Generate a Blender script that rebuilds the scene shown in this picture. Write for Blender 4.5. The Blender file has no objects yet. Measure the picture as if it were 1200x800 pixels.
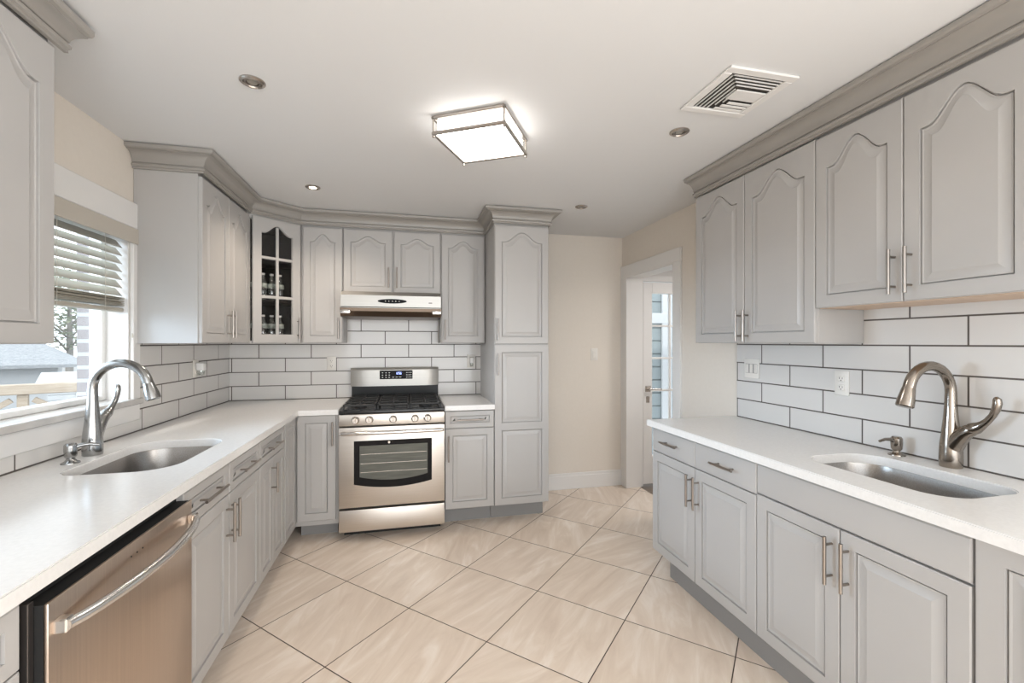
import bpy, bmesh, math, random
from mathutils import Vector, Matrix
random.seed(7)
S = bpy.context.scene
C = S.collection
PI = math.pi

# ------------------------------------------------------------ camera, sky, lights, exposure
CAM_H = 1.379
cd = bpy.data.cameras.new('camera'); cam = bpy.data.objects.new('camera', cd); C.objects.link(cam)
cam.location = (0, 0, CAM_H)
cam.rotation_euler = (PI/2, 0, -math.radians(13.24))
cd.sensor_fit = 'HORIZONTAL'; cd.sensor_width = 36.0
cd.lens = 520.3/1200*36.0
cd.shift_y = (401.0-400.0)/1200.0
cd.clip_start = 0.02; cd.clip_end = 200
S.camera = cam

S.view_settings.view_transform = 'Standard'
S.view_settings.look = 'None'
S.view_settings.exposure = 0.27
S.view_settings.gamma = 1.0
S.view_settings.use_curve_mapping = False

w = bpy.data.worlds.new('world'); S.world = w; w.use_nodes = True
nt = w.node_tree; bg = nt.nodes['Background']
bg.inputs[0].default_value = (0.89, 0.945, 1.0, 1); bg.inputs[1].default_value = 2.3

def light(name, kind, loc, rot, energy, color=(1, 1, 1), **kw):
    l = bpy.data.lights.new(name, kind); l.energy = energy; l.color = color
    for k, v in kw.items(): setattr(l, k, v)
    o = bpy.data.objects.new(name, l); C.objects.link(o); o.location = loc; o.rotation_euler = rot
    return o
# low winter sun outside (does not reach into the kitchen directly)
light('sun', 'SUN', (0, 0, 20), (math.radians(52), 0, math.radians(-20)), 1.2, (1, .96, .9), angle=math.radians(2))
# bright sky to the left, reaching in under the blind and across the room
light('window_skylight', 'AREA', (-4.6, 2.1, 1.95), (0, -math.radians(84), 0), 640, (.64, .81, 1.0), shape='RECTANGLE', size=1.7, size_y=3.2)
# added soft fill lamp behind the camera, at an unseen opening in the wall
light('added_rear_fill', 'AREA', (0.2, -1.9, 1.15), (PI/2, 0, 0), 35, (.95, .98, 1.0), shape='RECTANGLE', size=2.9, size_y=1.6)

# added fill lamp at an unseen right-wall opening, brightening the left side
light('added_side_fill', 'AREA', (2.12, -.85, 1.40), (0, PI/2, math.radians(-14)), 42, (1.0, .97, .935), shape='RECTANGLE', size=1.1, size_y=1.2)

# ------------------------------------------------------------ helpers
class MB:
    def __init__(self): self.bm = bmesh.new()
    def poly(self, pts): return self.bm.faces.new([self.bm.verts.new(p) for p in pts])
    def box(self, x0, x1, y0, y1, z0, z1, bev=0.0, seg=1, mat=None):
        vs = [self.bm.verts.new(p) for p in [(x0,y0,z0),(x1,y0,z0),(x1,y1,z0),(x0,y1,z0),(x0,y0,z1),(x1,y0,z1),(x1,y1,z1),(x0,y1,z1)]]
        if mat is not None:
            for v in vs: v.co = mat @ v.co
        fs = [self.bm.faces.new([vs[i] for i in f]) for f in [(0,3,2,1),(4,5,6,7),(0,1,5,4),(1,2,6,5),(2,3,7,6),(3,0,4,7)]]
        if bev > 0:
            es = list({e for f in fs for e in f.edges})
            bmesh.ops.bevel(self.bm, geom=es, offset=bev, segments=seg, affect='EDGES', profile=.5)
        return self
    def loops(self, loops, cap0=True, cap1=True, closed=True):
        vl = [[self.bm.verts.new(p) for p in l] for l in loops]
        n = len(loops[0]); m = n if closed else n-1
        for a, b in zip(vl, vl[1:]):
            for i in range(m):
                j = (i+1) % n
                self.bm.faces.new([a[i], a[j], b[j], b[i]])
        if cap0: self.bm.faces.new(list(reversed(vl[0])))
        if cap1: self.bm.faces.new(vl[-1])
        return self
    def tube(self, path, radii, n=16, squash=None, ref=None):
        P = [Vector(p) for p in path]
        if not hasattr(radii, '__len__'): radii = [radii]*len(P)
        T = []
        for i in range(len(P)):
            a = P[max(i-1, 0)]; b = P[min(i+1, len(P)-1)]
            T.append((b-a).normalized())
        up = Vector(ref) if ref else (Vector((0,0,1)) if abs(T[0].z) < .9 else Vector((1,0,0)))
        u = (up - T[0]*up.dot(T[0])).normalized()
        L = []
        for i, p in enumerate(P):
            u = (u - T[i]*u.dot(T[i])).normalized(); v = T[i].cross(u)
            ru = radii[i]; rv = radii[i]*(squash[i] if squash else 1)
            L.append([p + u*math.cos(2*PI*k/n)*ru + v*math.sin(2*PI*k/n)*rv for k in range(n)])
        return self.loops(L)
    def cyl(self, a, b, r, n=16): return self.tube([a, b], r, n)
    def lathe(self, prof, c=(0,0,0), n=24, axis='z'):
        L = []
        for r, h in prof:
            ring = []
            for k in range(n):
                a = 2*PI*k/n; x, y = max(r, 1e-5)*math.cos(a), max(r, 1e-5)*math.sin(a)
                p = {'z': (x, y, h), 'y': (x, -h, y), 'x': (h, x, y)}[axis]
                ring.append((p[0]+c[0], p[1]+c[1], p[2]+c[2]))
            L.append(ring)
        return self.loops(L)
    def build(self, name, mat, parent=None, loc=(0,0,0), rot=None, smooth=True, angle=32):
        bm = self.bm
        bmesh.ops.recalc_face_normals(bm, faces=bm.faces)
        if smooth:
            for f in bm.faces: f.smooth = True
            for e in bm.edges:
                if len(e.link_faces) == 2 and e.calc_face_angle(0) > math.radians(angle): e.smooth = False
        me = bpy.data.meshes.new(name); bm.to_mesh(me); bm.free()
        for m in (mat if isinstance(mat, list) else [mat]): me.materials.append(m)
        o = bpy.data.objects.new(name, me); C.objects.link(o); o.location = loc
        if rot: o.rotation_euler = rot
        if parent: o.parent = parent
        return o

def tag(o, label, cat, group=None):
    o['label'] = label; o['category'] = cat
    if group: o['group'] = group
    return o
def thing(name, label, cat, loc=(0,0,0), rotz=0, group=None):
    o = bpy.data.objects.new(name, None); C.objects.link(o); o.empty_display_size = .1
    o.location = loc; o.rotation_euler = (0, 0, rotz)
    return tag(o, label, cat, group)
def struct(o): o['kind'] = 'structure'; return o

def arc(cx, cz, r, a0, a1, n, fixed, plane='xz'):
    out = []
    for i in range(n+1):
        a = math.radians(a0+(a1-a0)*i/n)
        out.append((cx+r*math.cos(a), fixed, cz+r*math.sin(a)))
    return out

# ------------------------------------------------------------ materials
def mat(name, col, rough=.5, metal=0.0, **kw):
    m = bpy.data.materials.new(name); m.use_nodes = True
    b = m.node_tree.nodes['Principled BSDF']
    b.inputs['Base Color'].default_value = (*col, 1); b.inputs['Roughness'].default_value = rough
    b.inputs['Metallic'].default_value = metal
    for k, v in kw.items(): b.inputs[k].default_value = v
    return m
def N(m, t, **kw):
    n = m.node_tree.nodes.new(t)
    for k, v in kw.items(): setattr(n, k, v)
    return n
def L(m, a, b): m.node_tree.links.new(a, b)
def bsdf(m): return m.node_tree.nodes['Principled BSDF']
def add_noise(m, scale, c0, c1, stretch=(1,1,1), rough=None, bump=0, detail=4, rot=(0,0,0)):
    tc = N(m, 'ShaderNodeTexCoord'); mp = N(m, 'ShaderNodeMapping'); mp.inputs['Scale'].default_value = stretch; mp.inputs['Rotation'].default_value = rot
    no = N(m, 'ShaderNodeTexNoise'); no.inputs['Scale'].default_value = scale; no.inputs['Detail'].default_value = detail
    cr = N(m, 'ShaderNodeValToRGB'); cr.color_ramp.elements[0].color = (*c0, 1); cr.color_ramp.elements[1].color = (*c1, 1)
    cr.color_ramp.elements[0].position = .3; cr.color_ramp.elements[1].position = .7
    L(m, tc.outputs['Object'], mp.inputs[0]); L(m, mp.outputs[0], no.inputs['Vector']); L(m, no.outputs['Fac'], cr.inputs[0]); L(m, cr.outputs[0], bsdf(m).inputs['Base Color'])
    if rough:
        mr = N(m, 'ShaderNodeMapRange'); mr.inputs[3].default_value = rough[0]; mr.inputs[4].default_value = rough[1]
        L(m, no.outputs['Fac'], mr.inputs[0]); L(m, mr.outputs[0], bsdf(m).inputs['Roughness'])
    if bump:
        bu = N(m, 'ShaderNodeBump'); bu.inputs['Strength'].default_value = bump; bu.inputs['Distance'].default_value = .002
        L(m, no.outputs['Fac'], bu.inputs['Height']); L(m, bu.outputs[0], bsdf(m).inputs['Normal'])
    return m

M = {}
M['paint'] = add_noise(mat('cabinet_paint', (.435,.42,.405), .32), 3, (.43,.416,.402), (.448,.434,.42), rough=(.30,.38))
M['inside'] = mat('cabinet_interior', (.012,.009,.008), .5)
M['ply'] = add_noise(mat('birch_ply', (.62,.46,.34), .5), 6, (.58,.43,.31), (.66,.50,.38), stretch=(1,8,1))
M['wall'] = add_noise(mat('wall_paint', (.72,.67,.60), .75), 40, (.73,.67,.595), (.745,.685,.61), bump=.05)
M['ceil'] = mat('ceiling_paint', (.70,.70,.70), .8)
M['white'] = mat('white_trim', (.76,.745,.725), .4)
M['white_gloss'] = mat('white_plastic', (.80,.79,.77), .3)
M['quartz'] = add_noise(mat('white_quartz', (.84,.82,.79), .2), 90, (.76,.745,.725), (.81,.795,.775), detail=8)
M['steel'] = add_noise(mat('brushed_steel', (.66,.61,.56), .38, 1.0), 160, (.64,.59,.535), (.69,.645,.595), stretch=(.02,.02,1.5), rough=(.33,.42))
M['steel_v'] = add_noise(mat('brushed_steel_vertical', (.56,.46,.38), .3, 1.0), 120, (.56,.455,.375), (.62,.51,.42), stretch=(1.5,1.5,.02), rough=(.26,.34))
M['sinksteel'] = add_noise(mat('sink_steel', (.36,.34,.32), .3, 1.0), 300, (.31,.29,.27), (.40,.38,.36), rough=(.26,.4))
M['nickel'] = mat('brushed_nickel', (.50,.46,.42), .25, 1.0)
M['faucet_warm'] = mat('faucet_nickel_warm', (.34,.30,.26), .18, 1.0)
M['faucet_cool'] = mat('faucet_nickel_cool', (.38,.38,.375), .2, 1.0)
M['pull'] = mat('bar_pull_nickel', (.36,.325,.295), .3, 1.0)
M['black'] = mat('black_enamel', (.012,.012,.013), .25)
M['display'] = mat('display_black', (.006,.006,.007), .3, **{'Specular IOR Level': .1})
M['iron'] = mat('cast_iron', (.02,.02,.02), .55)
M['rubber'] = mat('dark_gap', (.01,.01,.01), .7)
M['hood_steel'] = add_noise(mat('hood_steel', (.43,.42,.39), .42, 1.0), 160, (.41,.40,.375), (.46,.445,.42), stretch=(.02,.02,1.5), rough=(.38,.46))
M['ovenglass'] = mat('oven_glass_border', (.006,.005,.005), .12, **{'Specular IOR Level': .12})
M['ovenwin'] = add_noise(mat('oven_window', (.10,.10,.085), .15, **{'Specular IOR Level': .3}), 6, (.09,.09,.075), (.13,.13,.11), stretch=(1,1,14))
M['groove'] = mat('grille_dark', (.03,.026,.022), .7)
M['blind'] = mat('blind_slat', (.40,.37,.31), .45)
M['valance'] = mat('blind_valance', (.50,.46,.40), .45)
M['cord'] = mat('cord', (.55,.52,.46), .8)
M['ink'] = mat('display_key', (.75,.76,.74), .4)
M['crown'] = add_noise(mat('crown_shaded_paint', (.32,.30,.275), .34), 3, (.315,.295,.27), (.33,.31,.285), rough=(.30,.38))  # darker than the cabinets: shade of the down-facing cove put into the colour
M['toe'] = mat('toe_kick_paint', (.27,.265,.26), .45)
g = mat('clear_glass', (1,1,1), .0); bsdf(g).inputs['Transmission Weight'].default_value = 1; bsdf(g).inputs['IOR'].default_value = 1.45; M['glass'] = g

def thin_glass(name, tint, k=.04):
    m = bpy.data.materials.new(name); m.use_nodes = True; t = m.node_tree; t.nodes.clear()
    o = t.nodes.new('ShaderNodeOutputMaterial'); a = t.nodes.new('ShaderNodeBsdfTransparent'); a.inputs[0].default_value = (*tint, 1)
    g = t.nodes.new('ShaderNodeBsdfGlossy'); g.inputs['Roughness'].default_value = .02; x = t.nodes.new('ShaderNodeMixShader')
    x.inputs[0].default_value = k
    t.links.new(a.outputs[0], x.inputs[1]); t.links.new(g.outputs[0], x.inputs[2]); t.links.new(x.outputs[0], o.inputs[0])
    return m
M['pane'] = thin_glass('window_pane', (.95,.97,.98))
M['cabglass'] = thin_glass('cabinet_pane', (.9,.9,.9))
M['bottle'] = thin_glass('bottle_plastic', (.80,.84,.82), .30)
def emit(name, col, s):
    m = bpy.data.materials.new(name); m.use_nodes = True; b = bsdf(m)
    b.inputs['Base Color'].default_value = (.8,.8,.8,1); b.inputs['Emission Color'].default_value = (*col, 1); b.inputs['Emission Strength'].default_value = s
    return m
M['lamp'] = emit('lamp_diffuser', (1, .97, .93), 11.0)
M['lamp_side'] = emit('lamp_side_glass', (1, .97, .93), 2.0)
M['bulb'] = emit('bulb_lit', (1, .86, .68), 25)
M['bulb_off'] = mat('bulb_unlit', (.25,.23,.20), .2)
M['digits'] = emit('clock_digits', (.25, .35, 1.0), 2.5)

def tile_material(name, axis_u, u0, pitch, row, z0, c_tile, c_grout, mortar, rough):
    """running-bond wall tile: u along the wall, z up; grout as colour and bump"""
    m = mat(name, c_tile, rough)
    ge = N(m, 'ShaderNodeNewGeometry'); sp = N(m, 'ShaderNodeSeparateXYZ'); L(m, ge.outputs['Position'], sp.inputs[0])
    cb = N(m, 'ShaderNodeCombineXYZ')
    a = N(m, 'ShaderNodeMath', operation='SUBTRACT'); L(m, sp.outputs[axis_u], a.inputs[0]); a.inputs[1].default_value = u0
    b = N(m, 'ShaderNodeMath', operation='SUBTRACT'); L(m, sp.outputs[2], b.inputs[0]); b.inputs[1].default_value = z0
    L(m, a.outputs[0], cb.inputs[0]); L(m, b.outputs[0], cb.inputs[1])
    br = N(m, 'ShaderNodeTexBrick'); br.offset = .5; br.offset_frequency = 2; br.squash = 1
    br.inputs['Scale'].default_value = 1; br.inputs['Mortar Size'].default_value = mortar; br.inputs['Mortar Smooth'].default_value = .15
    br.inputs['Brick Width'].default_value = pitch; br.inputs['Row Height'].default_value = row; br.inputs['Bias'].default_value = 0
    br.inputs['Color1'].default_value = (*c_tile, 1); br.inputs['Color2'].default_value = (*[c*.97 for c in c_tile], 1); br.inputs['Mortar'].default_value = (*c_grout, 1)
    L(m, cb.outputs[0], br.inputs['Vector']); L(m, br.outputs['Color'], bsdf(m).inputs['Base Color'])
    mr = N(m, 'ShaderNodeMapRange'); mr.inputs[3].default_value = rough; mr.inputs[4].default_value = .8; L(m, br.outputs['Fac'], mr.inputs[0]); L(m, mr.outputs[0], bsdf(m).inputs['Roughness'])
    bu = N(m, 'ShaderNodeBump', invert=True); bu.inputs['Strength'].default_value = .6; bu.inputs['Distance'].default_value = .002
    L(m, br.outputs['Fac'], bu.inputs['Height']); L(m, bu.outputs[0], bsdf(m).inputs['Normal'])
    return m
CT, CG = (.665,.645,.62), (.10,.085,.075)
M['tile_back'] = tile_material('subway_tile_back', 0, -.968+.1955, .391, .1115, .916, CT, CG, .0035, .12)
M['tile_left'] = tile_material('subway_tile_left', 1, 2.751+.1965, .393, .1115, .916, CT, CG, .0035, .12)
M['tile_right'] = tile_material('subway_tile_right', 1, 2.001+.197, .394, .1125, .916, CT, CG, .0035, .12)

def floor_material():
    m = mat('floor_tile', (.7,.6,.5), .3); P = .4925
    ge = N(m, 'ShaderNodeNewGeometry'); sp = N(m, 'ShaderNodeSeparateXYZ'); L(m, ge.outputs['Position'], sp.inputs[0])
    def lin(op, off, per):
        a = N(m, 'ShaderNodeMath', operation=op); L(m, sp.outputs[0], a.inputs[0]); L(m, sp.outputs[1], a.inputs[1])
        b = N(m, 'ShaderNodeMath', operation='SUBTRACT'); L(m, a.outputs[0], b.inputs[0]); b.inputs[1].default_value = off
        c = N(m, 'ShaderNodeMath', operation='DIVIDE'); L(m, b.outputs[0], c.inputs[0]); c.inputs[1].default_value = per*math.sqrt(2)
        return c
    u = lin('ADD', 2.373, FP_U); v = lin('SUBTRACT', -2.36, FP_V)
    def line(c):
        f = N(m, 'ShaderNodeMath', operation='FRACT'); L(m, c.outputs[0], f.inputs[0])
        s = N(m, 'ShaderNodeMath', operation='SUBTRACT'); L(m, f.outputs[0], s.inputs[0]); s.inputs[1].default_value = .5
        a = N(m, 'ShaderNodeMath', operation='ABSOLUTE'); L(m, s.outputs[0], a.inputs[0])
        return a
    mx = N(m, 'ShaderNodeMath', operation='MAXIMUM'); L(m, line(u).outputs[0], mx.inputs[0]); L(m, line(v).outputs[0], mx.inputs[1])
    gm = N(m, 'ShaderNodeMapRange', interpolation_type='SMOOTHSTEP'); gm.inputs[1].default_value = .4935; gm.inputs[2].default_value = .4965; L(m, mx.outputs[0], gm.inputs[0])
    # per-tile random direction and tone
    fl = []
    for c in (u, v):
        f = N(m, 'ShaderNodeMath', operation='FLOOR'); L(m, c.outputs[0], f.inputs[0]); fl.append(f)
    cb = N(m, 'ShaderNodeCombineXYZ'); L(m, fl[0].outputs[0], cb.inputs[0]); L(m, fl[1].outputs[0], cb.inputs[1])
    wn = N(m, 'ShaderNodeTexWhiteNoise', noise_dimensions='3D'); L(m, cb.outputs[0], wn.inputs['Vector'])
    vr = N(m, 'ShaderNodeVectorRotate', rotation_type='Z_AXIS'); L(m, ge.outputs['Position'], vr.inputs['Vector'])
    an = N(m, 'ShaderNodeMath', operation='MULTIPLY_ADD'); L(m, wn.outputs['Value'], an.inputs[0]); an.inputs[1].default_value = 1.2; an.inputs[2].default_value = .2; L(m, an.outputs[0], vr.inputs['Angle'])
    ad = N(m, 'ShaderNodeVectorMath', operation='MULTIPLY_ADD'); L(m, wn.outputs['Color'], ad.inputs[0]); ad.inputs[1].default_value = (9,9,9); L(m, vr.outputs[0], ad.inputs[2])
    mp = N(m, 'ShaderNodeMapping'); mp.inputs['Scale'].default_value = (9, 1.6, 1); L(m, ad.outputs[0], mp.inputs[0])
    no = N(m, 'ShaderNodeTexNoise'); no.inputs['Scale'].default_value = 1.3; no.inputs['Detail'].default_value = 7; no.inputs['Distortion'].default_value = .9; no.inputs['Roughness'].default_value = .6
    L(m, mp.outputs[0], no.inputs['Vector'])
    cr = N(m, 'ShaderNodeValToRGB'); e = cr.color_ramp.elements
    e[0].position = .30; e[0].color = (.70,.58,.475,1); e[1].position = .72; e[1].color = (.88,.79,.70,1)
    k = e.new(.52); k.color = (.78,.665,.555,1)
    L(m, no.outputs['Fac'], cr.inputs[0])
    mix = N(m, 'ShaderNodeMix', data_type='RGBA'); L(m, gm.outputs[0], mix.inputs['Factor']); L(m, cr.outputs[0], mix.inputs['A']); mix.inputs['B'].default_value = (.075,.05,.035,1)
    L(m, mix.outputs['Result'], bsdf(m).inputs['Base Color'])
    rr = N(m, 'ShaderNodeMapRange'); rr.inputs[3].default_value = .24; rr.inputs[4].default_value = .8; L(m, gm.outputs[0], rr.inputs[0]); L(m, rr.outputs[0], bsdf(m).inputs['Roughness'])
    bu = N(m, 'ShaderNodeBump', invert=True); bu.inputs['Strength'].default_value = .5; bu.inputs['Distance'].default_value = .002; L(m, gm.outputs[0], bu.inputs['Height']); L(m, bu.outputs[0], bsdf(m).inputs['Normal'])
    return m
FP_U, FP_V = .4925, .4925
# fract()==.5 sits mid-tile, so grout falls on whole numbers of the offsets above
M['floor'] = floor_material()
M['wood'] = add_noise(mat('hall_wood', (.10,.07,.05), .35), 8, (.13,.09,.06), (.20,.15,.11), stretch=(1,12,1))

# ------------------------------------------------------------ room shell
XL, XR, YB, ZC, YF = -1.385, 2.03, 3.95, 2.39, -1.8
WT = .13
def wallbox(name, *b, m='wall'):
    return struct(MB().box(*b).build(name, M[m], smooth=False))
struct(MB().box(XL-.2, XR+WT, YF-.15, YB+.15, -.12, 0).build('floor', M['floor'], smooth=False))
struct(MB().box(XL-.2, XR+WT, YF-.15, YB+.15, ZC, ZC+.12).build('ceiling', M['ceil'], smooth=False))
# left wall with its window opening
WY0, WY1, WZ0, WZ1 = 1.72, 2.66, 1.07, 1.965
mb = MB()
for b in [(YF, WY0, 0, ZC), (WY1, YB, 0, ZC), (WY0, WY1, 0, WZ0), (WY0, WY1, WZ1, ZC)]:
    mb.box(XL-.155, XL, b[0], b[1], b[2], b[3])
struct(mb.build('wall_left', M['wall'], smooth=False))
wallbox('wall_back', XL-.2, XR+WT, YB, YB+.15, 0, ZC)
# right wall with doorway, plus an unseen opening added for the side fill
DY0, DY1, DZ = 3.075, 3.85, 2.0
mb = MB()
for b in [(YF, -1.5, 0, ZC), (-1.5, -.2, 0, .95), (-1.5, -.2, 2.15, ZC), (-.2, DY0, 0, ZC), (DY1, YB, 0, ZC), (DY0, DY1, DZ, ZC)]:
    mb.box(XR, XR+WT, b[0], b[1], b[2], b[3])
struct(mb.build('wall_right', M['wall'], smooth=False))
# wall behind the camera, with a wide opening added for the rear fill lamp
mb = MB()
for b in [(XL-.2, -1.3, 0, ZC), (1.7, XR+WT, 0, ZC), (-1.3, 1.7, 0, .3), (-1.3, 1.7, 2.36, ZC)]:
    mb.box(b[0], b[1], YF-.15, YF, b[2], b[3])
struct(mb.build('wall_front', M['wall'], smooth=False))

# doorway casing and jambs
t = MB()
t.box(XR-.018, XR, DY0-.09, DY0, 0, DZ, .002).box(XR-.018, XR, DY1, YB-.001, 0, DZ, .002)
t.box(XR-.019, XR, DY0-.092, YB-.001, DZ, DZ+.106, .004)
t.box(XR-.016, XR+WT+.01, DY1-.012, DY1+.001, 0, DZ).box(XR-.016, XR+WT+.01, DY0-.001, DY0+.012, 0, DZ)
t.box(XR-.016, XR+WT+.01, DY0, DY1, DZ-.012, DZ+.001)
struct(t.build('trim_1', M['white']))
# baseboards
struct(MB().box(1.066, XR-.002, YB-.014, YB, 0, .125, .002).box(1.066, XR-.002, YB-.010, YB, .12, .15, .004).build('baseboard_back', M['white']))
struct(MB().box(XR-.014, XR, 2.405, DY0-.092, 0, .13, .003).build('baseboard_right', M['white']))

# hall beyond the doorway
HX0, HX1, HY0, HY1, HZ = XR+WT, 4.2, 1.9, 3.86, 2.12
struct(MB().box(HX0, HX1, HY0, HY1+.1, -.12, -.002).build('floor_hall', M['wood'], smooth=False))
struct(MB().box(HX0, HX1, HY0, HY1+.1, HZ, HZ+.1).build('ceiling_hall', M['ceil'], smooth=False))
GX0, GX1, GZ = 2.20, 2.98, 1.955     # french door leaf in the hall's far wall
mb = MB()
mb.box(HX0, GX0-.01, HY1, HY1+.1, 0, HZ).box(GX1+.01, HX1, HY1, HY1+.1, 0, HZ).box(GX0-.01, GX1+.01, HY1, HY1+.1, GZ+.01, HZ)
struct(mb.build('wall_hall', M['white'], smooth=False))
struct(MB().box(HX1, HX1+.1, HY0, HY1+.1, 0, HZ).box(HX0, HX1, HY0-.1, HY0, 0, HZ).build('wall_hall_side', M['white'], smooth=False))
light('hall_ceiling_light', 'AREA', (3.0, 2.9, HZ-.02), (0,0,0), 16, (1,.96,.94), shape='SQUARE', size=.5)

def french_door():
    o = struct(thing('door_1', '', '', (GX0, HY1-.005, 0)))
    del o['label']; del o['category']
    W = GX1-GX0; f = MB(); st = .095
    gz0, gz1 = .29, 1.85
    f.box(0, st, 0, .04, .02, GZ, .003).box(W-st, W, 0, .04, .02, GZ, .003)
    f.box(st, W-st, 0, .04, .02, gz0, .003).box(st, W-st, 0, .04, gz1, GZ, .003)
    leaf = f.build('door_leaf', M['white'], o)
    mu = MB(); cols = 3; rows = 5
    for i in range(1, cols):
        x = st+(W-2*st)*i/cols; mu.box(x-.009, x+.009, .006, .034, gz0, gz1, .003)
    for j in range(1, rows):
        z = gz0+(gz1-gz0)*j/rows; mu.box(st, W-st, .005, .035, z-.009, z+.009, .003)
    mu.build('muntin_grid', M['white'], o)
    MB().box(st-.004, W-st+.004, .018, .022, gz0-.004, gz1+.004).build('glass', M['pane'], o)
    h = MB(); h.box(.02, .075, -.008, 0, .905, .96, .002).cyl((.048, -.008, .932), (.048, -.05, .932), .011)
    h.tube([(.048,-.045,.932),(.08,-.047,.932),(.17,-.045,.932)], [.010,.009,.007])
    h.box(.03, .065, -.004, 0, .80, .86, .002)
    hd = h.build('door_handle', M['nickel'], o); hd['label'] = 'satin nickel lever on a square plate'
french_door()
struct(MB().box(GX0-.045, GX0-.006, HY1-.014, HY1, 0, GZ+.07, .003).box(GX0-.045, GX1+.07, HY1-.0145, HY1, GZ+.01, GZ+.07, .003).build('trim_2', M['white']))

# ------------------------------------------------------------ kitchen window (left wall)
def window():
    o = struct(bpy.data.objects.new('window_1', None)); C.objects.link(o); o.location = (XL, WY0, WZ0)
    H = WZ1-WZ0; W = WY1-WY0
    f = MB()   # casing: head, side, apron, stool, jamb liners
    f.box(0, .02, -.06, W+.06, H, H+.13, .003)
    f.box(0, .018, W, W+.06, .0, H, .003).box(0, .018, -.06, 0, .0, H, .003)
    f.box(-.155, 0, W-.012, W+.001, 0, H).box(-.155, 0, -.001, .012, 0, H).box(-.155, 0, 0, W, H-.012, H+.001)
    f.build('casing', M['white'], o)
    f = MB(); f.box(-.17, 0, .0, W, -.012, .018, .002).box(0, .030, -.07, W+.07, -.012, .018, .004); f.build('stool', M['sill'], o)
    f = MB(); f.box(0.0, .016, -.06, W+.06, -.095, -.012, .003); f.build('apron', M['white'], o)
    f = MB(); x0, x1 = -.15, -.095   # vinyl sash
    f.box(x0, x1, W-.044, W-.012, .018, H-.012, .004).box(x0, x1, .012, .062, .018, H-.012, .004)
    f.box(x0, x1, .062, W-.044, .018, .045, .004).box(x0, x1, .062, W-.044, H-.06, H-.012, .004)
    f.build('window_frame', M['white_gloss'], o)
    MB().box(x0+.02, x0+.026, .06, W-.042, .04, H-.05).build('glass', M['pane'], o)
M['sill'] = add_noise(mat('marble_sill', (.55,.53,.51), .25), 8, (.48,.46,.44), (.64,.62,.59), stretch=(4,1,1))
window()

def blind():
    o = thing('window_blind', 'half-raised taupe horizontal slat blind in the window over the left sink', 'blind', (XL, WY0, 1.53))
    W = WY1-WY0
    v = MB(); v.box(.018, .026, -.035, W+.03, .355, .432, .002).box(-.03, .018, W+.022, W+.03, .355, .432, .001).box(-.03, .018, -.035, -.027, .355, .432, .001)
    v.build('valance', M['valance'], o)
    MB().box(-.055, -.012, .012, W-.018, .385, .43, .003).build('headrail', M['groove'], o)
    for i in range(8):
        z = .345-i*.0405
        s = MB(); m = Matrix.Translation((-.035, 0, z)) @ Matrix.Rotation(math.radians(52), 4, 'Y')
        s.box(-.025, .025, .014, W-.022, -.0015, .0015, .0007, mat=m); s.build('slat', M['blind'], o)
    for i in range(7):
        z = .072-i*.0068
        s = MB(); m = Matrix.Translation((-.035, 0, z)) @ Matrix.Rotation(math.radians(random.uniform(-5, 7)), 4, 'Y')
        s.box(-.025, .025, .014, W-.022, -.0015, .0015, .0007, mat=m); s.build('slat', M['blind'], o)
    MB().box(-.06, -.012, .014, W-.022, .002, .022, .004).build('bottom_rail', M['blind'], o)
    for y in (.16, .47, W-.17):
        MB().cyl((-.0085, y, .004), (-.0085, y, .40), .0012, 6).build('ladder_cord', M['cord'], o)
    c = MB(); c.cyl((.012, W+.004, -.10), (.012, W+.004, .36), .0014, 6).lathe([(.001,0),(.006,.004),(.005,.025),(.001,.03)], (.012, W+.004, -.13), 10)
    c.build('pull_cord', M['cord'], o)
blind()

# ------------------------------------------------------------ backsplash tiles
def splash(name, label, boxes, m):
    mb = MB()
    for b in boxes: mb.box(*b)
    return tag(mb.build(name, M[m], smooth=False), label, 'backsplash')
TZ = .912
splash('tile_backsplash', 'white subway tile backsplash on the back wall behind the range', [(XL+.001, .640, YB-.009, YB-.0005, TZ, 1.378), (-.49, .262, YB-.009, YB-.0005, 1.378, 1.76)], 'tile_back')
splash('tile_backsplash', 'white subway tile backsplash on the left wall around the window', [(XL+.0005, XL+.009, WY1+.062, YB-.001, TZ, 1.378), (XL+.0005, XL+.009, .4, WY1+.062, TZ, .974), (XL+.0005, XL+.009, .4, WY0-.062, .974, 1.378)], 'tile_left')
splash('tile_backsplash', 'white subway tile backsplash on the right wall behind the right sink', [(XR-.009, XR-.0005, .2, 2.40, TZ, 1.378), (XR-.009, XR-.0005, .2, 1.60, 1.378, 1.535)], 'tile_right')

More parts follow.
